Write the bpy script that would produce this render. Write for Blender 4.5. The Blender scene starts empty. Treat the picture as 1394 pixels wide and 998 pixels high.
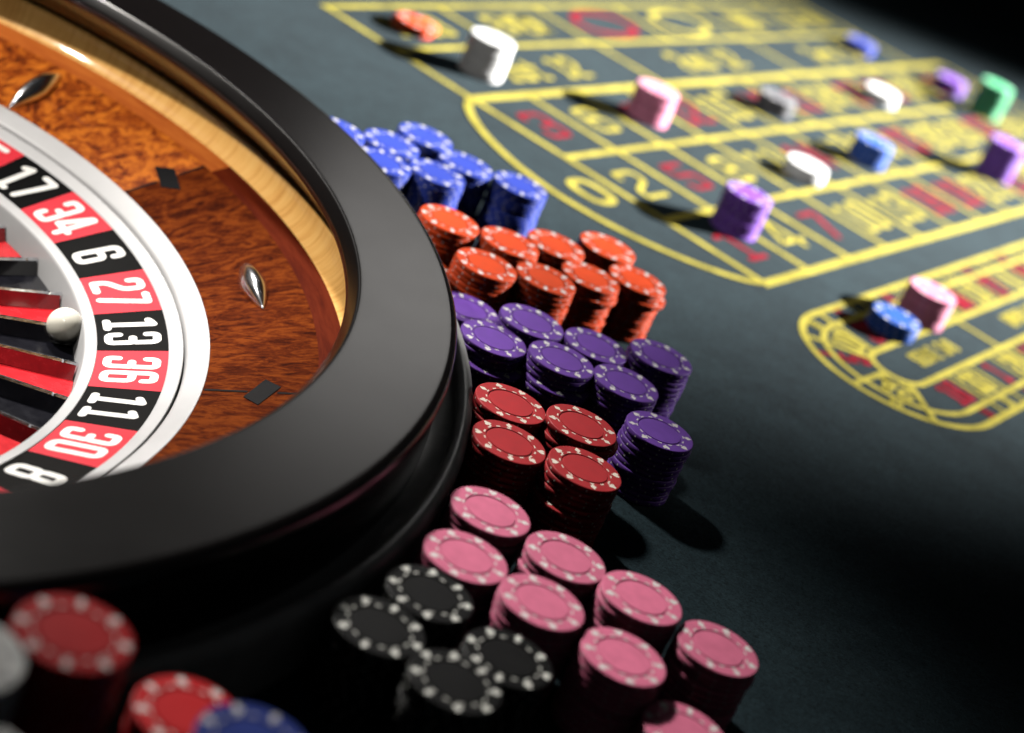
import bpy, math, random
from mathutils import Matrix, Vector

random.seed(7)
PI = math.pi
sc = bpy.context.scene

# ------------------------------------------------------------------ camera
cam_data = bpy.data.cameras.new('camera')
cam = bpy.data.objects.new('camera', cam_data)
sc.collection.objects.link(cam)
RX = Vector((0.90879571, 0.2023576, 0.36488596))
UP = Vector((-0.41555344, 0.36039004, 0.83512536))
FW = Vector((-0.03749269, 0.91058795, -0.41161132))
cam.matrix_world = Matrix(((RX.x, UP.x, -FW.x, 0.478569), (RX.y, UP.y, -FW.y, -0.795478),
                           (RX.z, UP.z, -FW.z, 0.440344), (0, 0, 0, 1)))
cam_data.sensor_fit = 'HORIZONTAL'
cam_data.sensor_width = 36.0
cam_data.lens = 2491.9 / 1394 * 36.0
cam_data.clip_start = 0.01
cam_data.clip_end = 60
cam_data.dof.use_dof = True
cam_data.dof.focus_distance = 0.945
cam_data.dof.aperture_fstop = 4.8
sc.camera = cam

# ------------------------------------------------------------------ world and lamps
world = bpy.data.worlds.new('World')
sc.world = world
world.use_nodes = True
bg = world.node_tree.nodes['Background']
bg.inputs[0].default_value = (0.7, 0.72, 0.75, 1)
bg.inputs[1].default_value = 0.013

def aim(o, target):
    d = Vector(target) - o.location
    o.rotation_euler = d.to_track_quat('-Z', 'Y').to_euler()

def spot(name, loc, target, energy, size, blend, radius, col):
    l = bpy.data.lights.new(name, 'SPOT')
    l.energy = energy; l.spot_size = math.radians(size); l.spot_blend = blend
    l.shadow_soft_size = radius; l.color = col
    o = bpy.data.objects.new(name, l); sc.collection.objects.link(o)
    o.location = loc; aim(o, target)
    return o

def area(name, loc, target, energy, sx, sy, col, spread=180):
    l = bpy.data.lights.new(name, 'AREA')
    l.shape = 'RECTANGLE'; l.size = sx; l.size_y = sy; l.energy = energy; l.color = col
    l.spread = math.radians(spread)
    o = bpy.data.objects.new(name, l); sc.collection.objects.link(o)
    o.location = loc; aim(o, target)
    return o

# lamp over the betting layout, low from the right and behind
LT = Vector((0.66, 1.01, 0))
az, el, dist = math.radians(28), math.radians(27), 4.2
spot('layout_lamp', LT + Vector((math.cos(az) * math.cos(el), math.sin(az) * math.cos(el), math.sin(el))) * dist,
     LT, 8600, 19.2, 1.0, 0.07, (1.0, 0.985, 0.95))
# lamp on the left, lighting the inside of the wheel
spot('wheel_lamp', (-0.42, -0.02, 0.76), (0.09, 0.19, 0.0), 41, 32, 0.5, 0.02, (1.0, 0.95, 0.88))
# lamp behind on the left, lighting the chip tops beside the wheel
spot('chip_lamp', (-0.28, 0.50, 0.82), (0.37, -0.07, 0.0), 96, 31.5, 1.0, 0.055, (1.0, 0.96, 0.9))
# weak fills added for missing bounce light, high on the camera's side: one over the layout, one into the bowl
spot('layout_added_fill', (0.10, -0.60, 1.90), (0.60, 0.98, 0.0), 95, 23, 1.0, 0.15, (1.0, 0.97, 0.93))
spot('bowl_added_fill', (0.12, -0.55, 0.90), (0.10, 0.19, 0.0), 11, 29, 1.0, 0.05, (1.0, 0.93, 0.85))
# soft lamp behind the table
area('back_lamp', (0.14, 2.2, 1.04), (0.40, 0.05, 0.0), 0.52, 0.44, 0.42, (1.0, 0.97, 0.93), 120)

sc.cycles.diffuse_bounces = 0
sc.view_settings.view_transform = 'Standard'
sc.view_settings.look = 'None'
sc.view_settings.exposure = 0.0
sc.view_settings.gamma = 1.0
sc.view_settings.use_curve_mapping = False

# ------------------------------------------------------------------ helpers
COL = sc.collection

def mesh_from(name, verts, faces, mats=(), face_mat=None, smooth=None):
    me = bpy.data.meshes.new(name)
    me.from_pydata([tuple(v) for v in verts], [], faces)
    for m in mats:
        me.materials.append(m)
    if face_mat is not None:
        for p, i in zip(me.polygons, face_mat):
            p.material_index = i
    if smooth is not None:
        if smooth is True:
            for p in me.polygons: p.use_smooth = True
        elif smooth is not False:
            for p, s in zip(me.polygons, smooth): p.use_smooth = s
    me.update()
    return me

def link(name, me, parent=None, loc=None):
    o = bpy.data.objects.new(name, me)
    COL.objects.link(o)
    if parent is not None: o.parent = parent
    if loc is not None: o.location = loc
    return o

def tag(o, label=None, cat=None, group=None, kind=None):
    if label: o['label'] = label
    if cat: o['category'] = cat
    if group: o['group'] = group
    if kind: o['kind'] = kind
    return o

def nodes_of(name):
    m = bpy.data.materials.new(name)
    m.use_nodes = True
    nt = m.node_tree
    b = nt.nodes['Principled BSDF']
    return m, nt, b

def N(nt, typ, **kw):
    n = nt.nodes.new(typ)
    for k, v in kw.items():
        if k.startswith('i_'):
            key = k[2:]
            n.inputs[int(key) if key.isdigit() else key.replace('_', ' ')].default_value = v
        else:
            setattr(n, k, v)
    return n

def ramp(nt, fac, stops):
    r = nt.nodes.new('ShaderNodeValToRGB')
    e = r.color_ramp.elements
    while len(e) < len(stops): e.new(0.5)
    for el, (p, c) in zip(e, stops):
        el.position = p; el.color = (*c, 1)
    nt.links.new(fac, r.inputs[0])
    return r

def plain(name, col, rough=0.4, metal=0.0, coat=0.0, spec=0.5, var=0.12, scale=60, bump=0.0, bscale=400, tone=0.0):
    """procedural paint or plastic: colour and gloss that drift a little over the surface"""
    m, nt, b = nodes_of(name)
    L = nt.links
    tc = N(nt, 'ShaderNodeTexCoord')
    oi = N(nt, 'ShaderNodeObjectInfo')
    add = N(nt, 'ShaderNodeVectorMath', operation='ADD')
    L.new(tc.outputs['Object'], add.inputs[0]); L.new(oi.outputs['Random'], add.inputs[1])
    no = N(nt, 'ShaderNodeTexNoise', i_Scale=scale, i_Detail=5.0, i_Roughness=0.6)
    L.new(add.outputs[0], no.inputs['Vector'])
    lo = tuple(max(0, c * (1 - var)) for c in col); hi = tuple(min(1, c * (1 + var)) for c in col)
    r = ramp(nt, no.outputs['Fac'], [(0.3, lo), (0.7, hi)])
    if tone:
        tr = N(nt, 'ShaderNodeMapRange', i_1=0.0, i_2=1.0, i_3=1 - tone, i_4=1 + tone)
        L.new(oi.outputs['Random'], tr.inputs[0])
        tm = N(nt, 'ShaderNodeVectorMath', operation='SCALE')
        L.new(r.outputs[0], tm.inputs[0]); L.new(tr.outputs[0], tm.inputs['Scale'])
        L.new(tm.outputs[0], b.inputs['Base Color'])
    else:
        L.new(r.outputs[0], b.inputs['Base Color'])
    mr = N(nt, 'ShaderNodeMapRange', i_1=0.3, i_2=0.7, i_3=rough * 0.85, i_4=min(1, rough * 1.2))
    L.new(no.outputs['Fac'], mr.inputs[0]); L.new(mr.outputs[0], b.inputs['Roughness'])
    b.inputs['Metallic'].default_value = metal
    b.inputs['Specular IOR Level'].default_value = spec
    b.inputs['Coat Weight'].default_value = coat
    b.inputs['Coat Roughness'].default_value = 0.08
    if bump:
        n2 = N(nt, 'ShaderNodeTexNoise', i_Scale=bscale, i_Detail=3.0)
        L.new(add.outputs[0], n2.inputs['Vector'])
        bp = N(nt, 'ShaderNodeBump', i_Strength=bump, i_Distance=0.0004)
        L.new(n2.outputs['Fac'], bp.inputs['Height']); L.new(bp.outputs[0], b.inputs['Normal'])
    return m

def wood(name, dark, mid, light, stretch, scale, distort, rough=0.5, coat=0.12, spec=0.08):
    m, nt, b = nodes_of(name)
    L = nt.links
    uv = N(nt, 'ShaderNodeUVMap')
    mp = N(nt, 'ShaderNodeMapping'); mp.inputs['Scale'].default_value = stretch
    oi = N(nt, 'ShaderNodeObjectInfo')
    off = N(nt, 'ShaderNodeVectorMath', operation='ADD')
    sc7 = N(nt, 'ShaderNodeMath', operation='MULTIPLY', i_1=7.0)
    L.new(oi.outputs['Random'], sc7.inputs[0])
    L.new(uv.outputs[0], off.inputs[0]); L.new(sc7.outputs[0], off.inputs[1])
    L.new(off.outputs[0], mp.inputs[0])
    n1 = N(nt, 'ShaderNodeTexNoise', i_Scale=scale, i_Detail=8.0, i_Roughness=0.62, i_Distortion=distort)
    L.new(mp.outputs[0], n1.inputs['Vector'])
    n2 = N(nt, 'ShaderNodeTexNoise', i_Scale=scale * 4.5, i_Detail=6.0, i_Roughness=0.7, i_Distortion=distort * 0.6)
    L.new(mp.outputs[0], n2.inputs['Vector'])
    mx = N(nt, 'ShaderNodeMath', operation='MULTIPLY_ADD', i_1=0.35)
    L.new(n2.outputs['Fac'], mx.inputs[0])
    s1 = N(nt, 'ShaderNodeMath', operation='MULTIPLY', i_1=0.65)
    L.new(n1.outputs['Fac'], s1.inputs[0]); L.new(s1.outputs[0], mx.inputs[2])
    r = ramp(nt, mx.outputs[0], [(0.39, dark), (0.48, mid), (0.58, light)])
    L.new(r.outputs[0], b.inputs['Base Color'])
    b.inputs['Roughness'].default_value = rough
    b.inputs['Specular IOR Level'].default_value = spec
    b.inputs['Coat Weight'].default_value = coat
    b.inputs['Coat Roughness'].default_value = 0.06
    bp = N(nt, 'ShaderNodeBump', i_Strength=0.12, i_Distance=0.0005)
    L.new(mx.outputs[0], bp.inputs['Height']); L.new(bp.outputs[0], b.inputs['Normal'])
    return m

# ------------------------------------------------------------------ materials
M = {}
def felt_material():
    m, nt, b = nodes_of('felt')
    L = nt.links
    tc = N(nt, 'ShaderNodeTexCoord')
    n1 = N(nt, 'ShaderNodeTexNoise', i_Scale=9.0, i_Detail=6.0, i_Roughness=0.65, i_Distortion=0.4)
    n2 = N(nt, 'ShaderNodeTexNoise', i_Scale=900.0, i_Detail=3.0, i_Roughness=0.7)
    n3 = N(nt, 'ShaderNodeTexNoise', i_Scale=60.0, i_Detail=5.0, i_Roughness=0.7)
    for n in (n1, n2, n3): L.new(tc.outputs['Object'], n.inputs['Vector'])
    a = N(nt, 'ShaderNodeMath', operation='MULTIPLY_ADD', i_1=0.45)
    L.new(n3.outputs['Fac'], a.inputs[0])
    s = N(nt, 'ShaderNodeMath', operation='MULTIPLY', i_1=0.55)
    L.new(n1.outputs['Fac'], s.inputs[0]); L.new(s.outputs[0], a.inputs[2])
    r = ramp(nt, a.outputs[0], [(0.35, (0.0072, 0.0145, 0.0185)), (0.65, (0.0165, 0.0300, 0.0362))])
    fib = N(nt, 'ShaderNodeTexNoise', i_Scale=420.0, i_Detail=4.0, i_Roughness=0.75, i_Distortion=1.2)
    L.new(tc.outputs['Object'], fib.inputs['Vector'])
    fr = N(nt, 'ShaderNodeMapRange', i_1=0.32, i_2=0.68, i_3=0.45, i_4=1.65)
    L.new(fib.outputs['Fac'], fr.inputs[0])
    mul = N(nt, 'ShaderNodeVectorMath', operation='SCALE')
    L.new(r.outputs[0], mul.inputs[0]); L.new(fr.outputs[0], mul.inputs['Scale'])
    L.new(mul.outputs[0], b.inputs['Base Color'])
    b.inputs['Roughness'].default_value = 0.95
    b.inputs['Specular IOR Level'].default_value = 0.03
    b.inputs['Sheen Weight'].default_value = 0.03
    b.inputs['Sheen Roughness'].default_value = 0.5
    bp = N(nt, 'ShaderNodeBump', i_Strength=0.5, i_Distance=0.0006)
    L.new(n2.outputs['Fac'], bp.inputs['Height']); L.new(bp.outputs[0], b.inputs['Normal'])
    return m
M['felt'] = felt_material()
M['yellow'] = plain('yellow_print', (0.335, 0.285, 0.050), 0.9, spec=0.02, var=0.32, scale=55, bump=0.4, bscale=900)
M['red_print'] = plain('red_print', (0.20, 0.010, 0.020), 0.9, spec=0.02, var=0.3, scale=55, bump=0.4, bscale=900)
def lacquer_material():
    m, nt, b = nodes_of('black_lacquer')
    L = nt.links
    tc = N(nt, 'ShaderNodeTexCoord')
    n1 = N(nt, 'ShaderNodeTexNoise', i_Scale=11.0, i_Detail=7.0, i_Roughness=0.7, i_Distortion=0.8)
    dust = N(nt, 'ShaderNodeTexNoise', i_Scale=1300.0, i_Detail=2.0, i_Roughness=0.6)
    for n in (n1, dust): L.new(tc.outputs['Object'], n.inputs['Vector'])
    rr = N(nt, 'ShaderNodeMapRange', i_1=0.35, i_2=0.68, i_3=0.232, i_4=0.252)
    L.new(n1.outputs['Fac'], rr.inputs[0]); L.new(rr.outputs[0], b.inputs['Roughness'])
    c = ramp(nt, dust.outputs['Fac'], [(0.72, (0.0030, 0.0022, 0.0022)), (0.82, (0.05, 0.047, 0.045))])
    L.new(c.outputs[0], b.inputs['Base Color'])
    bp = N(nt, 'ShaderNodeBump', i_Strength=0.02, i_Distance=0.0006)
    L.new(n1.outputs['Fac'], bp.inputs['Height']); L.new(bp.outputs[0], b.inputs['Normal'])
    return m
M['lacquer'] = lacquer_material()
M['ring_grey'] = plain('grey_rubber', (0.42, 0.42, 0.41), 0.34, var=0.25, scale=35, bump=0.15, bscale=300)
M['silver'] = plain('white_metal', (0.52, 0.52, 0.53), 0.42, metal=0.0, spec=0.6, var=0.06, scale=25, bump=0.04, bscale=120)
M['chrome'] = plain('chrome', (0.82, 0.82, 0.84), 0.2, metal=1.0, var=0.1, scale=90)
M['fret_metal'] = plain('fret_metal', (0.75, 0.77, 0.82), 0.18, metal=1.0, var=0.25, scale=260, bump=0.25, bscale=500)
M['cell_red'] = plain('cell_red', (0.74, 0.035, 0.055), 0.45, spec=0.12, var=0.06, scale=40)
M['cell_black'] = plain('cell_black', (0.003, 0.003, 0.003), 0.5, spec=0.04, var=0.2, scale=40)
M['cell_green'] = plain('cell_green', (0.02, 0.25, 0.06), 0.38, var=0.1, scale=40)
M['pocket_red'] = plain('pocket_red', (0.76, 0.022, 0.032), 0.25, coat=0.5, var=0.2, scale=120, bump=0.05)
M['pocket_black'] = plain('pocket_black', (0.008, 0.008, 0.012), 0.2, coat=0.5, var=0.3, scale=120, bump=0.05)
M['pocket_green'] = plain('pocket_green', (0.02, 0.25, 0.06), 0.22, coat=0.5, var=0.2, scale=120)
M['numeral'] = plain('white_numeral', (0.86, 0.85, 0.82), 0.45, var=0.04, scale=80)
M['ivory'] = plain('ivory', (0.90, 0.87, 0.76), 0.25, coat=0.3, var=0.04, scale=70)
M['inlay'] = plain('ebony_inlay', (0.003, 0.003, 0.004), 0.45, spec=0.06, coat=0.0, var=0.3, scale=70)
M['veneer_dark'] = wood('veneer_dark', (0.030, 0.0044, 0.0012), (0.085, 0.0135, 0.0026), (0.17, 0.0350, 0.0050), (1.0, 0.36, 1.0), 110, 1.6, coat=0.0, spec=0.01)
M['veneer_burl_lit'] = wood('veneer_burl_lit', (0.065, 0.009, 0.0022), (0.30, 0.056, 0.006), (0.60, 0.165, 0.016), (0.8, 0.55, 1.0), 58, 3.2)  # same veneer as the dark one, brighter light put into its colour
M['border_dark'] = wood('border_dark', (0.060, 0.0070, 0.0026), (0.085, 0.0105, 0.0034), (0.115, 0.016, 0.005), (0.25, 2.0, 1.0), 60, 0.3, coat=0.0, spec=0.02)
M['border_lit'] = wood('border_lit', (0.34, 0.070, 0.013), (0.44, 0.105, 0.018), (0.52, 0.14, 0.025), (0.25, 2.0, 1.0), 60, 0.3)  # lit copy of the border wood, the light is in the colour
M['maple'] = wood('maple', (0.66, 0.32, 0.085), (0.80, 0.43, 0.125), (0.86, 0.50, 0.16), (7.0, 0.35, 1.0), 45, 0.4, rough=0.35, coat=0.5)
M['lip_wood'] = wood('lip_wood', (0.46, 0.12, 0.018), (0.62, 0.18, 0.028), (0.70, 0.24, 0.040), (2.0, 0.15, 1.0), 55, 0.3, rough=0.35, coat=0.5)
M['cone_wood'] = wood('cone_wood', (0.05, 0.012, 0.006), (0.14, 0.035, 0.012), (0.22, 0.06, 0.02), (1.0, 0.3, 1.0), 50, 0.8)

CHIP_COL = {
    'blue': (0.038, 0.068, 0.43), 'orange': (0.68, 0.070, 0.017), 'purple': (0.16, 0.065, 0.37),
    'dark red': (0.43, 0.034, 0.040), 'pink': (0.70, 0.18, 0.30), 'black': (0.008, 0.008, 0.0085),
    'red': (0.50, 0.010, 0.014), 'white': (0.80, 0.80, 0.79), 'navy': (0.022, 0.045, 0.26),
    'green': (0.08, 0.42, 0.20), 'violet': (0.20, 0.07, 0.46), 'grey': (0.10, 0.10, 0.11),
    'pale pink': (0.72, 0.23, 0.36), 'light blue': (0.03, 0.105, 0.45),
}
MARK_COL = {'white': (0.45, 0.45, 0.46), 'black': (0.75, 0.75, 0.70), 'dark red': (0.80, 0.72, 0.62)}
CHIP_M = {}
for k, c in CHIP_COL.items():
    body = plain('chip_' + k.replace(' ', '_'), c, 0.42, spec=0.15, tone=0.10, var=0.10, scale=180, bump=0.10, bscale=900)
    disc = plain('chip_disc_' + k.replace(' ', '_'), tuple(min(0.85, x * 1.05) for x in c), 0.45, spec=0.15, tone=0.10, var=0.09, scale=160, bump=0.05, bscale=700)
    mark = plain('chip_mark_' + k.replace(' ', '_'), MARK_COL.get(k, (0.78, 0.76, 0.74)), 0.45, var=0.05, scale=200)
    CHIP_M[k] = (body, mark, disc)

# ------------------------------------------------------------------ the table
WC = Vector((0.028714, -0.047729, 0.0))         # wheel axis on the table

def make_felt():
    segs, rad = 160, [0.411, 0.418, 0.45, 0.52, 0.7, 1.0, 1.5, 2.2, 3.2]
    v, f = [], []
    for r in rad:
        for i in range(segs):
            a = 2 * PI * i / segs
            v.append((WC.x + r * math.cos(a), WC.y + r * math.sin(a), 0))
    for j in range(len(rad) - 1):
        for i in range(segs):
            k = (i + 1) % segs
            f.append((j * segs + i, (j + 1) * segs + i, (j + 1) * segs + k, j * segs + k))
    o = link('table_felt', mesh_from('table_felt', v, f, [M['felt']], smooth=True))
    tag(o, 'dark teal felt of the gaming table with printed betting layout', kind='structure')
    return o
felt = make_felt()

# ---- stroke lettering, shared by the wheel and the layout
def fillet(pts, r, closed=False, n=5):
    out = []
    m = len(pts)
    for i, p in enumerate(pts):
        p = Vector(p[:2])
        if not closed and i in (0, m - 1):
            out.append(p); continue
        a = Vector(pts[i - 1][:2]); c = Vector(pts[(i + 1) % m][:2])
        rr = pts[i][2] if len(pts[i]) > 2 else r
        d1 = (a - p); d2 = (c - p)
        t = min(rr, d1.length * 0.499, d2.length * 0.499)
        if t < 1e-5:
            out.append(p); continue
        s = p + d1.normalized() * t; e = p + d2.normalized() * t
        for k in range(n + 1):
            u = k / n
            out.append(s * (1 - u) ** 2 + p * 2 * u * (1 - u) + e * u * u)
    res = [out[0]]
    for q in out[1:]:
        if (q - res[-1]).length > 1e-5: res.append(q)
    if closed and (res[0] - res[-1]).length < 1e-5: res.pop()
    return res

def ribbon(pts, w, closed=False, cap=True):
    """2D strip of width w along pts -> (verts2d, faces)"""
    n = len(pts)
    L, R = [], []
    for i in range(n):
        if closed:
            a, b = pts[i - 1], pts[(i + 1) % n]
        else:
            a, b = pts[max(i - 1, 0)], pts[min(i + 1, n - 1)]
        p = pts[i]
        t1 = (p - a).normalized() if (p - a).length > 1e-9 else (b - p).normalized()
        t2 = (b - p).normalized() if (b - p).length > 1e-9 else t1
        n1 = Vector((-t1.y, t1.x)); n2 = Vector((-t2.y, t2.x))
        mt = n1 + n2
        if mt.length < 1e-6: mt = n1.copy()
        mt.normalize()
        s = w / 2 / max(0.45, mt.dot(n1))
        L.append(p + mt * s); R.append(p - mt * s)
    v = L + R
    f = []
    rng = n if closed else n - 1
    for i in range(rng):
        k = (i + 1) % n
        f.append((i, n + i, n + k, k))
    if cap and not closed:
        for end, (p, q) in ((0, (pts[0], pts[1])), (n - 1, (pts[-1], pts[-2]))):
            t = (p - q).normalized(); nn = Vector((-t.y, t.x))
            base = len(v); idx = []
            for k in range(7):
                a = PI * k / 6
                v.append(p + nn * (w / 2 * math.cos(a)) + t * (w / 2 * math.sin(a)))
                idx.append(base + k)
            f.append(tuple(idx) if end else tuple(idx))
    return v, f

W_, H_ = 0.34, 1.0
def G(ch):
    """strokes of a glyph: list of (points, closed); box W_ x H_, centre lines"""
    w, h, m = W_, H_, 0.5
    T = {
        '0': [([(0, 0), (w, 0), (w, h), (0, h)], True)],
        '1': [([(w * .02, h - .12, .05), (w * .55, h - .03, .03), (w * .55, 0)], False), ([(w * .12, 0), (w * .98, 0)], False)],
        '2': [([(0, h - .22), (0, h), (w, h), (w, .60), (0, .28), (0, 0, .02), (w, 0)], False)],
        '3': [([(0, h - .2), (0, h), (w, h), (w, m), (w * .4, m, 0)], False), ([(w * .62, m), (w, m), (w, 0), (0, 0), (0, .22)], False)],
        '4': [([(w * .78, 0), (w * .78, h, .02), (w * .55, h, .02), (-.04, .24, .02), (w * 1.18, .24)], False)],
        '5': [([(w, h), (0, h, .03), (0, .56, .03), (w, .56), (w, 0), (0, 0), (0, .2)], False)],
        '6': [([(w, h - .2), (w, h), (0, h), (0, .3)], False), ([(0, 0), (w, 0), (w, .56), (0, .56)], True)],
        '7': [([(0, h), (w, h, .03), (w * .25, 0)], False)],
        '8': [([(0, 0), (w, 0), (w, m), (0, m)], True), ([(.015, m + .01), (w - .015, m + .01), (w - .015, h), (.015, h)], True)],
        '9': [([(0, .2), (0, 0), (w, 0), (w, h - .3)], False), ([(0, .44), (w, .44), (w, h), (0, h)], True)],
        'E': [([(w, h), (0, h, .02), (0, 0, .02), (w, 0)], False), ([(0, m), (w * .85, m)], False)],
        'V': [([(-.03, h), (w / 2, 0, .02), (w + .03, h)], False)],
        'N': [([(0, 0), (0, h, .02), (w, 0, .02), (w, h)], False)],
        'O': [([(0, 0), (w, 0), (w, h), (0, h)], True)],
        'D': [([(0, 0, .02), (w, 0), (w, h), (0, h, .02)], True)],
        'S': [([(w, h - .2), (w, h), (0, h), (0, m), (w, m), (w, 0), (0, 0), (0, .2)], False)],
        'R': [([(0, 0), (0, h, .02), (w, h), (w, m), (0, m, .02)], False), ([(w * .45, m), (w, 0)], False)],
        'I': [([(w / 2, 0), (w / 2, h)], False)],
        'P': [([(0, 0), (0, h, .02), (w, h), (w, .45), (0, .45, .02)], False)],
        'H': [([(0, 0), (0, h)], False), ([(w, 0), (w, h)], False), ([(0, m), (w, m)], False)],
        'L': [([(0, h), (0, 0, .02), (w, 0)], False)],
        's': [([(w, .5), (w, .62), (0, .62), (0, .34), (w, .30), (w, 0), (0, 0), (0, .1)], False)],
        't': [([(w * .4, .9), (w * .4, 0), (w, 0)], False), ([(0, .62), (w * .9, .62)], False)],
        'n': [([(0, 0), (0, .62, .02), (w, .62), (w, 0)], False)],
        'd': [([(w, h), (w, 0, .02), (0, 0), (0, .6), (w, .6, .02)], False)],
        'r': [([(0, 0), (0, .62, .02), (w * .9, .62), (w * .9, .5)], False)],
        'o': [([(0, 0), (w, 0), (w, .62), (0, .62)], True)],
        '-': [([(0, .45), (w * .8, .45)], False)],
        '/': [([(0, 0), (w, h)], False)],
        ' ': [],
    }
    return T[ch]

def text2d(s, height, stroke=0.16, gap=0.26, rad=0.13, wide=1.0):
    """(verts3, faces) centred on the origin; each stroke sits a hair above the one before"""
    V, F = [], []
    x, lvl = 0.0, 0
    for ch in s:
        for pts, closed in G(ch):
            p = fillet([(q[0] * wide + x, q[1]) + tuple(q[2:]) for q in pts], rad, closed)
            v, f = ribbon(p, stroke, closed)
            b = len(V)
            V += [(q.x, q.y, lvl) for q in v]
            F += [tuple(i + b for i in ff) for ff in f]
            lvl += 1
        x += W_ * wide + gap
    tot = x - gap
    k = height / (1 + stroke)
    V = [((a - tot / 2) * k, (c - 0.5) * k, l * 0.00004) for a, c, l in V]
    # all faces upward
    FF = []
    for ff in F:
        a = sum(V[ff[i]][0] * V[ff[(i + 1) % len(ff)]][1] - V[ff[(i + 1) % len(ff)]][0] * V[ff[i]][1] for i in range(len(ff)))
        FF.append(ff if a > 0 else tuple(reversed(ff)))
    return V, FF

# ---- printed layout; u runs along the table away from the wheel, v across it
D1 = Vector((0.40399619, 0.91476067)); D2 = Vector((-D1.y, D1.x))
def uv(u, v, z=0.0):
    p = D1 * u + D2 * v
    return (p.x, p.y, z)
TH = math.atan2(D1.y, D1.x)

def print_line(pts, w, z, mat='yellow', closed=False, name='printed_line'):
    v, f = ribbon([Vector(p) for p in pts], w, closed, cap=False)
    verts = [uv(q.x, q.y, z) for q in v]
    return link(name, mesh_from(name, verts, f, [M[mat]]), felt)

def print_text(s, u, v, h, mat, rot=0.0, stroke=0.17, gap=0.26, wide=1.0, z=0.0004, rad=.13):
    V, F = text2d(s, h, stroke, gap, rad, wide)
    c, n = math.cos(rot), math.sin(rot)
    verts = [uv(u + x * c - y * n, v + x * n + y * c, z + l) for x, y, l in V]
    return link('printed_numeral' if s.strip().isdigit() else 'printed_word', mesh_from('print', verts, F, [M[mat]]), felt)

U0, DU = 0.693, 0.08
VN = [-0.0265, -0.125, -0.2245, -0.3205]       # number columns
UE = U0 + 12 * DU
LW = 0.0072
# long lines
print_line([(U0 - .004, 0.1415), (UE, 0.1415)], LW, .0003)
print_line([(U0, 0.061), (UE, 0.061)], LW, .0003)
print_line([(U0 - .006, VN[0]), (UE + .09, VN[0])], LW * 1.45, .0003)
print_line([(U0, VN[1]), (UE + .09, VN[1])], LW, .0003)
print_line([(U0, VN[2]), (UE + .09, VN[2])], LW, .0003)
print_line([(U0 - .004, VN[3]), (UE + .09, VN[3])], LW * 1.2, .0003)
# cross lines
for i in range(14):
    u = U0 + i * DU if i < 13 else UE + .09
    print_line([(u, VN[3]), (u, VN[0])], LW * .9, .0005)
for i in range(7):
    print_line([(U0 + i * 2 * DU, 0.061 if i % 2 else VN[0]), (U0 + i * 2 * DU, 0.1415)], LW * .9, .0005)
# rounded end of the zero box
arc = []
for k in range(33):
    t = k / 32
    v_ = VN[0] + (VN[3] - VN[0]) * t
    arc.append((U0 - 0.0775 * math.sin(PI * t) ** 0.62, v_))
print_line(arc, LW, .0007)
print_text('0', 0.6600, -0.1745, 0.042, 'yellow', wide=2.4, stroke=.22, rad=.5)
RED = {1, 3, 5, 7, 9, 12, 14, 16, 18, 19, 21, 23, 25, 27, 30, 32, 34, 36}
for i in range(12):
    for j in range(3):
        n = 3 * (i + 1) - j
        print_text(str(n), U0 + (i + .5) * DU, (VN[j] + VN[j + 1]) / 2, 0.043 if n < 10 else 0.048, 'red_print' if n in RED else 'yellow',
                   wide=2.2 if n < 10 else 1.15, stroke=.155, gap=.3, rad=.2)
for j in range(3):
    print_text('2-1', UE + .045, (VN[j] + VN[j + 1]) / 2, 0.034, 'yellow')
for k, s in enumerate(('1st 12', '2nd 12', '3rd 12')):
    print_text(s, U0 + (k * 4 + 2) * DU, 0.016, 0.040, 'yellow', gap=.28, wide=1.15)
for k, s in enumerate(('1-18', 'EVEN', None, None, 'ODD', '19-36')):
    u = U0 + (2 * k + 1) * DU
    if s:
        print_text(s, u, 0.1015, 0.040, 'yellow', wide=1.1)
    else:
        dm = [Vector((u + .047 * math.cos(2 * PI * q / 28), .1 + .026 * math.sin(2 * PI * q / 28))) for q in range(28)]
        print_line(dm, .0085, .0005, 'red_print' if k == 2 else 'yellow', True, 'printed_oval')

# racetrack
RU, RV, RE = 0.6925, -0.4395, 1.4125
def track(r, w, z):
    p = []
    for k in range(25):
        a = PI / 2 + PI * k / 24
        p.append((RU + r * math.cos(a), RV + r * math.sin(a)))
    for k in range(25):
        a = -PI / 2 + PI * k / 24
        p.append((RE + r * math.cos(a), RV + r * math.sin(a)))
    print_line(p, w, z, closed=True)
track(0.0752, .0058, .0003); track(0.0585, .0050, .0003); track(0.0215, .0055, .0003)
seqL = [5, 24, 16, 33, 1, 20, 14, 31, 9, 22, 18, 29, 7, 28, 12, 35, 3, 26]
ends_top = [23, 8, 30, 11, 36, 13, 27, 6, 34, 17, 25, 2, 21, 4, 19, 15, 32]
def track_cell(n, u, v, rot):
    print_text(str(n), u, v, 0.028, 'red_print' if n in RED else 'yellow', rot, stroke=.24, gap=.3)
RP = .045
for k, n in enumerate(ends_top[:16]):
    u = RU + .012 + (k + .5) * RP
    track_cell(n, u, RV + .040, 0)
    print_text(str(n), u, RV + .0668, .011, 'red_print' if n in RED else 'yellow', 0, stroke=.24)
    print_line([(u + RP / 2, RV + .0215), (u + RP / 2, RV + .0752)], .0035, .0005)
for k, n in enumerate(seqL[2:18]):
    u = RU - .004 + (k + .5) * RP
    track_cell(n, u, RV - .040, 0)
    print_text(str(n), u, RV - .0668, .011, 'red_print' if n in RED else 'yellow', 0, stroke=.24)
    print_line([(u + RP / 2, RV - .0215), (u + RP / 2, RV - .0752)], .0035, .0005)
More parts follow.
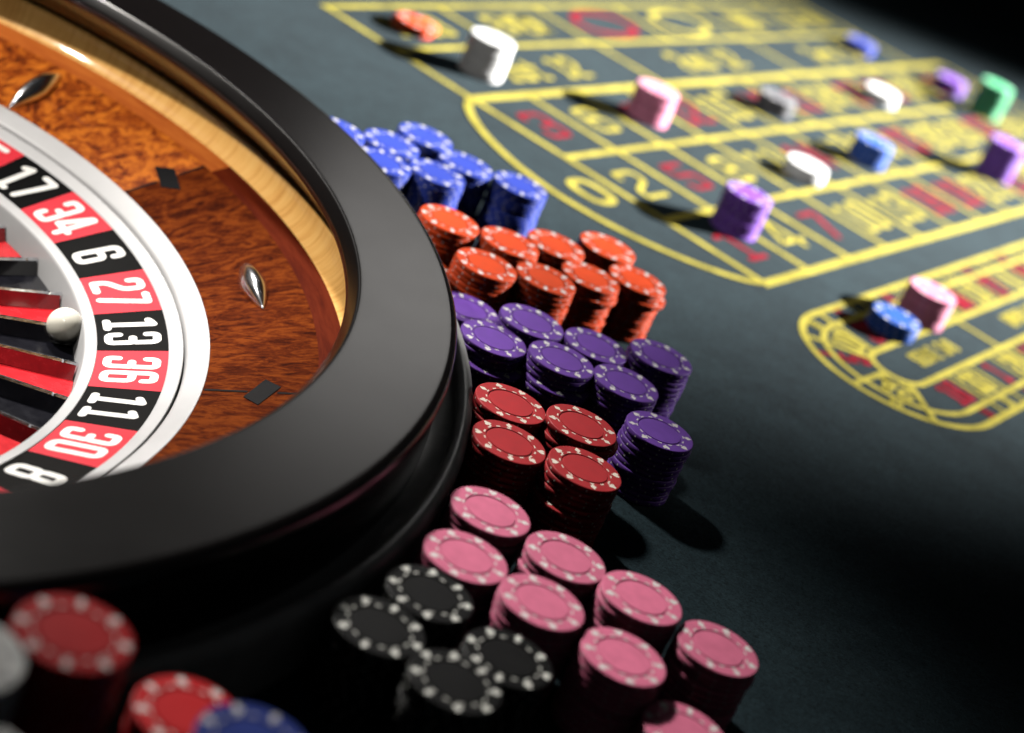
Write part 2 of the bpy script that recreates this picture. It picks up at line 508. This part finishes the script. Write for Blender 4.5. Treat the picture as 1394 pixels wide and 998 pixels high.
for a, n in ((105, 10), (147, 5), (203, 24), (249, 16)):
    t = math.radians(a)
    if n != 16:
        print_text(str(n), RU + .040 * math.cos(t), RV + .040 * math.sin(t), .027, 'red_print' if n in RED else 'yellow', t - PI / 2, stroke=.24)
        print_text(str(n), RU + .067 * math.cos(t), RV + .067 * math.sin(t), .011, 'red_print' if n in RED else 'yellow', t - PI / 2, stroke=.24)
for a in (84, 128, 178, 226):
    t = math.radians(a)
    print_line([(RU + .0215 * math.cos(t), RV + .0215 * math.sin(t)), (RU + .0752 * math.cos(t), RV + .0752 * math.sin(t))], .005, .0005)
print_line([(0.858, RV - .0215), (0.858, RV + .0215)], .005, .0005)
print_line([(1.14, RV - .0215), (1.14, RV + .0215)], .005, .0005)
print_text('SERIE 5/8', 0.762, RV, .017, 'yellow', stroke=.2)
print_text('ORPHELINS', 0.965, RV, .017, 'yellow', stroke=.2)

# ------------------------------------------------------------------ roulette wheel: bowl
def lathe(name, prof, parent, mat, a0=0.0, a1=360.0, n=192, smooth=True, mats=None, fm=None, uvs=True, thick=None):
    """surface of revolution (angles in degrees); UV in metres: along the arc, along the profile"""
    full = abs(a1 - a0) > 359.9
    cnt = n if full else n + 1
    V, F, FMI = [], [], []
    for i in range(cnt):
        a = math.radians(a0 + (a1 - a0) * i / n)
        for r, z in prof:
            V.append((r * math.cos(a), r * math.sin(a), z))
    m = len(prof)
    for i in range(n):
        k = (i + 1) % cnt
        for j in range(m - 1):
            F.append((i * m + j, k * m + j, k * m + j + 1, i * m + j + 1))
    me = mesh_from(name, V, F, [mat], smooth=smooth)
    s = [0.0]
    for j in range(1, m):
        s.append(s[-1] + math.hypot(prof[j][0] - prof[j - 1][0], prof[j][1] - prof[j - 1][1]))
    ul = me.uv_layers.new(name='UVMap')
    rm = sum(r for r, z in prof) / m
    li = 0
    for i in range(n):
        for j in range(m - 1):
            for ii, jj in ((i, j), (i + 1, j), (i + 1, j + 1), (i, j + 1)):
                ul.data[li].uv = (math.radians((a1 - a0) * ii / n) * rm, s[jj]); li += 1
    return link(name, me, parent)

bowl = bpy.data.objects.new('roulette_bowl', None); COL.objects.link(bowl); bowl.location = WC
tag(bowl, 'large roulette wheel bowl with black lacquer rim and burl wood inside', 'roulette wheel')

A_IN = 11.75                                    # first inlay line; the bowl is divided every 45 degrees
def vz(r): return -0.0069 + (r - 0.2841) / 0.0535 * 0.0183
# outward faces use profiles running so that normals point up / in
lathe('rim', [(.3960, .0), (.3960, .030), (.3925, .047), (.3925, .0492), (.3952, .0505), (.3954, .0600), (.3949, .0627), (.3936, .0641), (.3912, .06485), (.3906, .0649),
              (.3890, .0649), (.3700, .06505), (.3440, .0651), (.3425, .0651), (.3416, .0650), (.3411, .0646), (.3406, .0639), (.3376, .0590), (.3372, .0582), (.3370, .0570), (.3376, .0545), (.3399, .0527)], bowl, M['lacquer'], n=256)
lathe('base_ring', [(.4158, .0), (.4158, .0285), (.4149, .0322), (.4128, .0342), (.4100, .0345), (.4078, .0335), (.4065, .0310), (.4062, .0260), (.3961, .0250)], bowl, M['ring_grey'], n=256)
lathe('lip_strip', [(.3399, .0527), (.3402, .0523), (.3480, .0446), (.3550, .0378), (.3556, .0374)], bowl, M['lip_wood'], n=256)
lathe('ball_track', [(.3556, .0374), (.3630, .0366), (.3635, .0350), (.3598, .0338), (.3590, .0330), (.3588, .0295), (.3580, .0245), (.3560, .0200), (.3535, .0168), (.3511, .0151)], bowl, M['maple'], n=256)
for k in range(8):
    a0 = A_IN + 45 * k
    dark = k != 1  # one sector is coloured lighter to show light falling on it
    lathe('border_strip', [(.3511, .0151), (.3445, .01345), (.3376, .0114)], bowl, M['border_dark' if dark else 'border_lit'], a0 - 1.2, a0 + 43.8, 40)
    lathe('veneer_panel', [(.3376, .0114), (.320, vz(.320)), (.302, vz(.302)), (.2841, -.0069)], bowl, M['veneer_dark' if dark else 'veneer_burl_lit'], a0, a0 + 45, 40)
lathe('apron_ring', [(.2841, -.0069), (.2839, -.0066), (.2836, -.0067), (.2830, -.0070), (.2746, -.0118), (.2740, -.0122), (.2735, -.0128), (.2732, -.0145), (.2732, -.03)], bowl, M['silver'], n=256)

def on_slope(r, adeg, lift=0.0):
    a = math.radians(adeg)
    return (r * math.cos(a), r * math.sin(a), vz(r) + lift)
for k in range(8):
    a = A_IN + 45 * k
    rc = 0.3126
    v = [on_slope(rc, a + 2.62, .0004), on_slope(rc + .0082, a + 1.15, .0004), on_slope(rc, a - 2.62, .0004), on_slope(rc - .0082, a - 1.15, .0004)]
    v += [(x, y, z - .0006) for x, y, z in v]
    link('diamond_inlay', mesh_from('diamond_inlay', v, [(3, 2, 1, 0), (0, 1, 5, 4), (1, 2, 6, 5), (2, 3, 7, 6), (3, 0, 4, 7)], [M['inlay']]), bowl)
    for r0, r1 in ((.2846, .3055), (.3197, .3374)):
        h = math.degrees(.00085 / ((r0 + r1) / 2))
        v = [on_slope(r0, a - h, .0003), on_slope(r1, a - h, .0003), on_slope(r1, a + h, .0003), on_slope(r0, a + h, .0003)]
        link('inlay_line', mesh_from('inlay_line', v, [(0, 1, 2, 3)], [M['inlay']]), bowl)

def deflector_mesh():
    # canoe shaped stud: pointed ends, faceted ridge, small foot
    L, Wd, Hh = .0250, .0072, .0088
    V, F = [], []
    n = 24
    for i in range(n + 1):
        t = -1 + 2 * i / n
        w = Wd * (1 - abs(t) ** 1.7) + .0004; h = Hh * (1 - abs(t) ** 2.2) + .0008
        x = t * L
        V += [(x, -w, 0.0), (x, -w * .96, h * .35), (x, -w * .30, h * .97), (x, w * .30, h * .97), (x, w * .96, h * .35), (x, w, 0.0)]
    for i in range(n):
        for j in range(5):
            F.append((i * 6 + j, (i + 1) * 6 + j, (i + 1) * 6 + j + 1, i * 6 + j + 1))
    F.append(tuple(reversed(range(6)))); F.append(tuple(n * 6 + j for j in range(6)))
    F = [tuple(reversed(f)) for f in F]
    return mesh_from('deflector', V, F, [M['chrome']], smooth=True)
dm_ = deflector_mesh()
tilt = math.atan2(.0183, .0535)
for k in range(8):
    ang = 33.3 + 45 * k
    a = math.radians(ang)
    o = link('deflector', dm_, bowl)
    rc = .3125 if k % 2 == 0 else .3080
    er = Vector((math.cos(a) * math.cos(tilt), math.sin(a) * math.cos(tilt), math.sin(tilt)))
    et = Vector((-math.sin(a), math.cos(a), 0))
    nz = er.cross(et)
    if k % 2 == 0: X, Y = et, -er
    else: X, Y = er, et
    Mx = Matrix((X, Y, nz)).transposed().to_4x4()
    Mx.translation = Vector((rc * math.cos(a), rc * math.sin(a), vz(rc) + .0002))
    o.matrix_local = Mx

# ------------------------------------------------------------------ rotor
rotor = bpy.data.objects.new('wheel_rotor', None); COL.objects.link(rotor); rotor.location = (WC.x, WC.y, -.05)
tag(rotor, 'spinning wheel head with red and black numbered pockets inside the bowl', 'roulette rotor')
ZO = .05                                        # rotor meshes are built in table heights, lifted by the empty's depth
def rl(name, prof, mat, a0=0, a1=360, n=192, parent=None):
    return lathe(name, [(r, z + ZO) for r, z in prof], parent or rotor, mat, a0, a1, n)
rl('outer_ring', [(.2722, -.030), (.2722, -.0152), (.2719, -.0143), (.2716, -.0140), (.2710, -.0143), (.2657, -.0170), (.2652, -.0173), (.2649, -.0179)], M['silver'], n=256)
rl('inner_ring', [(.2293, -.0283), (.2291, -.0278), (.2288, -.0278), (.2283, -.0279), (.2242, -.0291), (.2236, -.0293), (.2231, -.0299), (.2228, -.0312), (.2222, -.0478)], M['silver'], n=256)
rl('rotor_cone', [(.1640, -.0478), (.1630, -.0300), (.1600, -.0260), (.1200, -.0080), (.0700, .0060), (.0200, .0150), (.0001, .0160)], M['cone_wood'])
SEQ = [0, 32, 15, 19, 4, 21, 2, 25, 17, 34, 6, 27, 13, 36, 11, 30, 8, 23, 10, 5, 24, 16, 33, 1, 20, 14, 31, 9, 22, 18, 29, 7, 28, 12, 35, 3, 26]
STEP = 360 / 37
PHI = 61.2766                                   # line between 17 and 34
i34 = SEQ.index(34)
NI, NO = (.2293, -.0283), (.2649, -.0179)
SL = math.hypot(NO[0] - NI[0], NO[1] - NI[1])
def fret_mesh():
    # thin metal wall with a bevelled top, along +x
    x0, x1, zb, zt = .168, .2221, -.0478, -.0382
    V, F = [], []
    sec = [(-.0012, zb), (-.0010, zt - .0012), (-.0005, zt), (.0005, zt), (.0010, zt - .0012), (.0012, zb)]
    for x, dz in ((x0, -.003), (x0 + .006, 0.0), (x1 - .0085, 0.0), (x1 - .0075, -.0006), (x1 - .0065, 0.0), (x1, 0.0)):
        V += [(x, y, z + ZO + (dz if z > zb else 0)) for y, z in sec]
    for i in range(5):
        for j in range(5):
            F.append((i * 6 + j, i * 6 + j + 1, (i + 1) * 6 + j + 1, (i + 1) * 6 + j))
    F.append(tuple(range(6))); F.append(tuple(reversed([30 + j for j in range(6)])))
    F = [tuple(reversed(f)) for f in F]
    return mesh_from('fret', V, F, [M['fret_metal']])
fm_ = fret_mesh()
for k in range(37):
    num = SEQ[(i34 + k) % 37]
    ahi = PHI - k * STEP; alo = ahi - STEP
    colr = 'green' if num == 0 else ('red' if num in RED else 'black')
    cell = rl('number_cell', [NO, NI], M['cell_' + colr], alo + .03, ahi - .03, 8)
    V, F = text2d(str(num), .0300, stroke=.175, gap=.27, rad=.13)
    am = math.radians((ahi + alo) / 2)
    pts = []
    for x, y, l in V:
        t = .5 + y / SL
        r = NI[0] + (NO[0] - NI[0]) * t; z = NI[1] + (NO[1] - NI[1]) * t
        a = am - x / r
        pts.append((r * math.cos(a), r * math.sin(a), z + ZO + .00012 + l * .6))
    link('numeral', mesh_from('numeral', pts, F, [M['numeral']]), cell)
    # pocket: floor, two side walls
    V, F = [], []
    nseg = 4
    e = math.degrees(.0013 / .20)
    for i in range(nseg + 1):
        a = math.radians(alo + e + (STEP - 2 * e) * i / nseg)
        for r, z in ((.166, -.0473), (.195, -.0470), (.2220, -.0466)):
            V.append((r * math.cos(a), r * math.sin(a), z + ZO))
    for i in range(nseg):
        for j in range(2):
            F.append((i * 3 + j, i * 3 + j + 1, (i + 1) * 3 + j + 1, (i + 1) * 3 + j))
    for s, aa in ((0, alo), (1, ahi)):
        b = len(V)
        for r in (.172, .2213):
            for off, z in ((.0052, -.0467), (.00125, -.0396)):
                a = math.radians(aa) + (off if s == 0 else -off) / r
                V.append((r * math.cos(a), r * math.sin(a), z + ZO))
        F.append((b, b + 1, b + 3, b + 2) if s == 0 else (b + 2, b + 3, b + 1, b))
    link('pocket', mesh_from('pocket', V, F, [M['pocket_' + colr]]), rotor)
    fo = link('fret', fm_, rotor)
    fo.rotation_euler = (0, 0, math.radians(ahi))

# ------------------------------------------------------------------ ball
def uvsphere(name, r, mat, nu=32, nv=20):
    V = [(0, 0, -r)]; F = []
    for j in range(1, nv):
        t = -PI / 2 + PI * j / nv
        for i in range(nu):
            a = 2 * PI * i / nu
            V.append((r * math.cos(t) * math.cos(a), r * math.cos(t) * math.sin(a), r * math.sin(t)))
    V.append((0, 0, r)); top = len(V) - 1
    for i in range(nu):
        k = (i + 1) % nu
        F.append((0, 1 + k, 1 + i))
        for j in range(nv - 2):
            F.append((1 + j * nu + i, 1 + j * nu + k, 1 + (j + 1) * nu + k, 1 + (j + 1) * nu + i))
        F.append((1 + (nv - 2) * nu + i, 1 + (nv - 2) * nu + k, top))
    return mesh_from(name, V, F, [mat], smooth=True)
BALL = (0.2128, 0.0644, -.0366)
ball = link('roulette_ball', uvsphere('roulette_ball', .0100, M['ivory']), None, BALL)
tag(ball, 'small ivory roulette ball resting in a black pocket', 'ball')

# ------------------------------------------------------------------ chips
CR, CT = .0195, .0033

def chip_mesh(kind):
    body, mark, disc = CHIP_M[kind]
    hz = CT
    prof = [(.0118, hz), (.0121, hz - .0005), (.0125, hz - .0005), (.0128, hz), (.0189, hz), (.0193, hz - .00012), (.0195, hz - .0004),
            (.0195, .0004), (.0193, .00012), (.0189, 0.0)]
    n, m = 56, len(prof)
    V, F, MI, SM = [], [], [], []
    for i in range(n):
        a = 2 * PI * i / n
        for r, z in prof: V.append((r * math.cos(a), r * math.sin(a), z))
    for i in range(n):
        k = (i + 1) % n
        for j in range(m - 1):
            F.append((i * m + j, i * m + j + 1, k * m + j + 1, k * m + j)); MI.append(0); SM.append(4 <= j <= 7)
    F.append(tuple(i * m for i in range(n))); MI.append(2); SM.append(False)
    F.append(tuple(reversed([i * m + m - 1 for i in range(n)]))); MI.append(0); SM.append(False)
    # pale dots on the edge
    for q in range(16):
        a = 2 * PI * (q + .5) / 16
        b = len(V)
        for s in range(6):
            t = 2 * PI * s / 6
            y, z = .00062 * math.cos(t), .00062 * math.sin(t) + CT / 2
            aa = a + y / CR
            V.append(((CR + .00003) * math.cos(aa), (CR + .00003) * math.sin(aa), z))
        F.append(tuple(range(b, b + 6))); MI.append(1); SM.append(False)
    return mesh_from('poker_chip', V, F, [body, mark, disc], MI, SM)
CHIP_MESH = {k: chip_mesh(k) for k in CHIP_COL}

def outline(kind):
    P = []
    if kind == 'diamond':
        P = [(0, -1.0), (.40, -.48), (.78, 0), (.40, .48), (0, 1.0), (-.40, .48), (-.78, 0), (-.40, -.48)]
    elif kind == 'heart':
        for i in range(22):
            t = 2 * PI * i / 22
            P.append((16 * math.sin(t) ** 3 / 17, (13 * math.cos(t) - 5 * math.cos(2 * t) - 2 * math.cos(3 * t) - math.cos(4 * t) + 2) / 16))
        P.reverse()
    elif kind == 'spade':
        for i in range(22):
            t = 2 * PI * i / 22
            P.append((16 * math.sin(t) ** 3 / 18, -(13 * math.cos(t) - 5 * math.cos(2 * t) - 2 * math.cos(3 * t) - math.cos(4 * t) - 3) / 18))
        # stem in the notch
        i = min(range(22), key=lambda q: abs(P[q][0]) + (10 if P[q][1] > 0.2 else 0))
        P = P[:i] + [(-.10, -.35), (-.32, -1.0), (.32, -1.0), (.10, -.35)] + P[i + 1:] if P[i - 1][0] < 0 else P[:i] + [(.10, -.35), (.32, -1.0), (-.32, -1.0), (-.10, -.35)] + P[i + 1:]
    else:
        for cx, cy, a0, a1 in ((.46, -.12, -125, 105), (0, .52, -40, 220), (-.46, -.12, 75, 305)):
            for k in range(9):
                t = math.radians(a0 + (a1 - a0) * k / 8)
                P.append((cx + .44 * math.cos(t), cy + .44 * math.sin(t)))
        P += [(-.10, -.35), (-.32, -1.0), (.32, -1.0), (.10, -.35)]
    a = sum(P[i][0] * P[(i + 1) % len(P)][1] - P[(i + 1) % len(P)][0] * P[i][1] for i in range(len(P)))
    if a < 0: P.reverse()
    return P
def suit_mesh(suit, mark):
    P = outline(suit)
    return mesh_from('suit_mark', [(x * .0022, y * .0024, 0) for x, y in P], [tuple(range(len(P)))], [mark])
def dash_mesh(mark):
    V, F = [], []
    for q in range(14):
        b = len(V)
        for s in range(4):
            a = 2 * PI * (q + .5) / 14 + (s / 3 - .5) * .17
            V += [(.01325 * math.cos(a), .01325 * math.sin(a), 0), (.01405 * math.cos(a), .01405 * math.sin(a), 0)]
        for s in range(3):
            F.append((b + 2 * s, b + 2 * s + 1, b + 2 * s + 3, b + 2 * s + 2))
    return mesh_from('dashed_ring', V, F, [mark])
SUITS = ('heart', 'spade', 'diamond', 'club')
SUIT_MESH = {k: [suit_mesh(s, CHIP_M[k][1]) for s in SUITS] for k in CHIP_COL}
DASH_MESH = {k: dash_mesh(CHIP_M[k][1]) for k in CHIP_COL}

# key, kind, x, y, chips in the stack, chips built singly from the top, where it stands, {level from top: (dx, dy)}
STACKS = [
    ('B1', 'blue', .3129, .3864, 11, 99, 'farthest blue stack at the back by the felt', {}),
    ('B2', 'blue', .2992, .3456, 11, 99, 'back-row blue stack second from the black rim', {}),
    ('B3', 'blue', .2657, .3248, 11, 99, 'leftmost blue stack, mostly hidden by the black rim', {}),
    ('B4', 'blue', .3369, .3287, 11, 99, 'front-row blue stack in the middle, clear of the rim', {}),
    ('B5', 'blue', .3043, .3065, 11, 99, 'front-row blue stack half cut off by the rim', {}),
    ('B6', 'blue', .3478, .3680, 11, 99, 'blue stack second from the right', {}),
    ('B7', 'blue', .3867, .3746, 11, 99, 'rightmost blue stack, nearest the zero', {}),
    ('O1', 'orange', .3635, .2600, 11, 99, 'back-row orange stack touching the rim', {}),
    ('O2', 'orange', .4026, .2680, 11, 99, 'back-row orange stack second from the rim', {}),
    ('O3', 'orange', .4283, .2979, 11, 99, 'back-row orange stack third from the rim', {}),
    ('O4', 'orange', .4581, .3343, 11, 99, 'back-row orange stack farthest right', {}),
    ('O5', 'orange', .3985, .2180, 11, 99, 'front-row orange stack next to the rim-hidden one', {}),
    ('O6', 'orange', .4335, .2375, 11, 99, 'front-row orange stack third from the rim', {}),
    ('O7', 'orange', .4572, .2709, 11, 99, 'front-row orange stack second from the right', {2: (.002, -.001)}),
    ('O8', 'orange', .4845, .3006, 11, 99, 'front-row orange stack farthest right', {2: (.003, 0)}),
    ('O9', 'orange', .3612, .2226, 5, 99, 'low orange stack mostly hidden by the rim', {}),
    ('P1', 'purple', .4014, .1756, 7, 99, 'purple stack farthest back, cut off by the rim', {}),
    ('P2', 'purple', .4392, .1669, 11, 99, 'back-row purple stack in front of the orange ones', {}),
    ('P3', 'purple', .4780, .1737, 11, 99, 'purple stack at the back, middle of the group', {}),
    ('P4', 'purple', .4640, .1353, 11, 99, 'purple stack with two chips slid out', {3: (.003, -.005), 4: (.002, -.006)}),
    ('P5', 'purple', .5020, .1426, 11, 99, 'front purple stack right above the crimson chips', {}),
    ('P6', 'purple', .5150, .1912, 12, 99, 'purple stack at the right, behind the front one', {}),
    ('P7', 'purple', .4252, .1301, 10, 99, 'purple stack leaning against the grey wheel ring', {3: (.004, -.006)}),
    ('P8', 'purple', .5283, .1020, 11, 99, 'lone purple stack nearest the camera at right', {}),
    ('D1', 'dark red', .4506, .0561, 11, 99, 'crimson stack at back left beside the wheel', {}),
    ('D2', 'dark red', .4885, .0608, 12, 99, 'crimson stack at back right', {1: (.0022, -.0005)}),
    ('D3', 'dark red', .4591, .0149, 11, 99, 'crimson stack at front left beside the wheel', {}),
    ('D4', 'dark red', .4985, .0164, 12, 99, 'crimson stack at front right', {3: (-.0018, .0003), 5: (-.001, -.003)}),
    ('K1', 'black', .4583, -.1440, 11, 99, 'black stack touching the pink chips', {}),
    ('K2', 'black', .4465, -.1820, 11, 99, 'black stack farthest left below the wheel ring', {}),
    ('K3', 'black', .4829, -.1996, 12, 99, 'black stack nearest the bottom edge', {}),
    ('K4', 'black', .4986, -.1635, 11, 99, 'black stack farthest right', {}),
    ('PK1', 'pink', .4660, -.0576, 11, 99, 'farthest pink stack beside the wheel ring', {2: (.001, -.001)}),
    ('PK2', 'pink', .4650, -.1041, 11, 99, 'pink stack behind the black chips', {}),
    ('PKa', 'pink', .5056, -.0672, 11, 99, 'pink stack in the back row, second from the wheel', {2: (-.001, -.001)}),
    ('PKb', 'pink', .5435, -.0779, 12, 99, 'pink stack in the back row, third from the wheel', {}),
    ('PKc', 'pink', .5436, -.1249, 11, 99, 'pink stack in front of the back-row ones', {}),
    ('PKd', 'pink', .5830, -.0846, 11, 99, 'pink stack farthest right on the felt', {2: (.0015, .001)}),
    ('PKe', 'pink', .5029, -.1176, 12, 99, 'pink stack in the middle, right of the black chips', {}),
    ('PKf', 'pink', .5790, -.1425, 8, 99, 'pink stack cut off by the bottom edge', {}),
    ('R1', 'red', .3654, -.3243, 24, 99, 'tall blurred red stack at the bottom left', {}),
    ('R2', 'red', .4035, -.2900, 13, 99, 'blurred red stack beside the navy chip', {}),
    ('BL', 'navy', .4325, -.3280, 22, 99, 'blurred navy stack at the bottom edge', {}),
    ('W1', 'white', .3425, -.3560, 24, 99, 'blurred white stack cut off by the left edge', {}),
    ('W2', 'white', .3655, -.3900, 22, 99, 'blurred white stack in the bottom left corner', {}),
    ('Lo', 'orange', .2186, .7345, 3, 99, 'low orange pile on the 1-18 box', {0: (.004, -.003)}),
    ('Lw', 'white', .2927, .6992, 10, 99, 'tall white stack on the first dozen box', {}),
    ('Lp', 'pale pink', .4341, .7823, 9, 99, 'pale pink stack at the edge of the number grid', {}),
    ('Lg', 'grey', .5397, .9963, 5, 99, 'short grey stack on the far number row', {}),
    ('Lw2', 'white', .5832, .8199, 4, 99, 'low white stack in the middle of the number grid', {}),
    ('Lv', 'violet', .5376, .5920, 10, 99, 'violet stack on number one near the zero', {}),
    ('Lb', 'light blue', .6407, .9633, 7, 99, 'blue stack in the middle of the number grid', {}),
    ('Lv2', 'violet', .7806, 1.1269, 12, 99, 'tall violet stack at the right edge', {}),
    ('Lgr', 'green', .7800, 1.4021, 12, 99, 'tall green stack at the far end of the layout', {}),
    ('Lv3', 'violet', .7340, 1.4429, 5, 99, 'short violet stack left of the green one', {}),
    ('Lw3', 'white', .6489, 1.2363, 4, 99, 'short white stack on the far number row', {}),
    ('Lb2', 'blue', .6166, 1.4433, 4, 99, 'short blue stack on the third dozen box', {}),
    ('Rp', 'pale pink', .6969, .5786, 8, 99, 'pale pink stack on the racetrack', {}),
    ('Rb', 'light blue', .6733, .5241, 4, 99, 'low blue stack on the racetrack', {}),
]
SINGLE = {  # levels from the top that show in the picture and stand as chips of their own
    'B1': (0, 1),
    'B2': (0,),
    'B3': (0,),
    'B4': (0, 1, 2, 3, 4, 5),
    'B5': (0,),
    'B6': (0, 1, 2, 3, 5, 6),
    'B7': (0, 1, 2, 3, 4, 5, 6, 7, 8),
    'O1': (0, 1, 2, 3),
    'O2': (0, 1),
    'O3': (0, 1),
    'O4': (0, 1, 2),
    'O5': (0, 1, 2, 3, 4),
    'O6': (0, 1, 2, 3, 4),
    'O7': (0, 1, 2, 3, 4, 5, 6, 7),
    'O8': (0, 1, 2, 3, 4, 5, 6, 7, 8, 9, 10),
    'O9': (0,),
    'P1': (0,),
    'P2': (0, 1),
    'P3': (0,),
    'P4': (0, 1, 2, 3, 4, 6),
    'P5': (0, 1, 2, 3, 4, 5),
    'P6': (0, 1, 2, 3, 4, 5),
    'P7': (0, 1, 2, 3, 5),
    'P8': (0, 1, 2, 3, 4, 5, 6, 7, 8, 9, 10),
    'D1': (0, 1, 2),
    'D2': (0, 1, 2, 3),
    'D3': (0, 1, 2, 3, 4, 5, 6),
    'D4': (0, 1, 2, 3, 4, 5, 6, 7, 8, 9),
    'K1': (0, 1, 2, 3),
    'K2': (0, 1, 2, 3, 4, 5, 6, 7, 8, 9, 10),
    'K3': (0, 1, 2, 3, 4, 5, 6, 7),
    'K4': (0, 1, 2, 3, 4, 5, 6),
    'PK1': (0, 1, 2),
    'PK2': (0, 1, 2, 3, 4, 6),
    'PKa': (0, 1, 2),
    'PKb': (0, 1, 2, 3, 4, 5),
    'PKc': (0, 1, 2, 3, 4, 5, 6, 7, 8, 9, 10),
    'PKd': (0, 1, 2, 3, 4, 5, 6, 7, 8),
    'PKe': (0, 1, 2, 3, 4, 5),
    'PKf': (0,),
    'R1': (0, 1, 2, 3, 4, 5, 6, 7, 8),
    'R2': (0, 1, 2, 3),
    'BL': (0,),
    'W1': (0, 1, 2, 3),
    'W2': (0,),
    'Lo': (0, 1, 2),
    'Lw': (0, 1, 2, 3, 4, 5, 6, 7, 8, 9),
    'Lp': (0, 1, 2, 3, 4, 5, 6, 7, 8),
    'Lg': (0, 1, 2, 3, 4),
    'Lw2': (0, 1, 2, 3),
    'Lv': (0, 1, 2, 3, 4, 5, 6, 7, 8, 9),
    'Lb': (0, 1, 2, 3, 4, 5, 6),
    'Lv2': (0, 1, 2, 3, 4, 5, 6, 7, 8, 9, 10, 11),
    'Lgr': (0, 2),
    'Lv3': (0,),
    'Lw3': (0, 1, 2, 3),
    'Lb2': (0,),
    'Rp': (0, 1, 2, 3, 4, 5, 6),
    'Rb': (0, 1, 2, 3),
}
SHOW = {'dark red': 'crimson', 'red': 'red', 'navy': 'navy', 'light blue': 'blue'}
ORD = ['', 'second', 'third', 'fourth', 'fifth', 'sixth', 'seventh', 'eighth', 'ninth', 'tenth', 'eleventh', 'twelfth'] + ['lower'] * 20
rest = {}
for key, kind, x, y, n, single, where, shift in STACKS:
    rnd = random.Random(key)
    word = SHOW.get(kind, kind)
    lx = ly = 0.0
    for lev in range(n):                          # 0 is the top chip
        z = (n - 1 - lev) * CT
        dx, dy = shift.get(lev, (0, 0))
        j = .0005 if lev else 0.0
        px, py = x + dx + rnd.uniform(-j, j), y + dy + rnd.uniform(-j, j)
        rot = rnd.uniform(0, 2 * PI)
        if lev not in SINGLE[key]:
            rest.setdefault(kind, []).append((px, py, z, rot)); continue
        o = link('poker_chip', CHIP_MESH[kind], None, (px, py, z + .00001 * (n - lev)))
        o.rotation_euler = (0, 0, rot)
        if lev == 0:
            tag(o, 'top chip of the ' + where, 'poker chip', word + ' poker chips')
        else:
            tag(o, ORD[lev] + ' chip down in the ' + where, 'poker chip', word + ' poker chips')
        if lev == 0 or lev in shift:
            for q in range(8):
                a = 2 * PI * q / 8
                s = link('suit_mark', SUIT_MESH[kind][q % 4], o, (.0164 * math.cos(a), .0164 * math.sin(a), CT + .00006))
                s.rotation_euler = (0, 0, a - PI / 2)
            link('dashed_ring', DASH_MESH[kind], o, (0, 0, CT + .00006))
if rest:
    V, F, MI, mats = [], [], [], []
    for kind, lst in rest.items():
        b0 = len(mats); src = CHIP_MESH[kind]; mats += list(src.materials)
        sv = [v.co.copy() for v in src.vertices]; sf = [(tuple(p.vertices), p.material_index) for p in src.polygons]
        for px, py, z, rot in lst:
            b = len(V); c, s = math.cos(rot), math.sin(rot)
            V += [(px + v.x * c - v.y * s, py + v.x * s + v.y * c, z + v.z) for v in sv]
            for f, mi in sf: F.append(tuple(i + b for i in f)); MI.append(b0 + mi)
    o = link('stacked_chips', mesh_from('stacked_chips', V, F, mats, MI))
    tag(o, 'remaining chips low in the stacks', 'poker chips', kind='stuff')
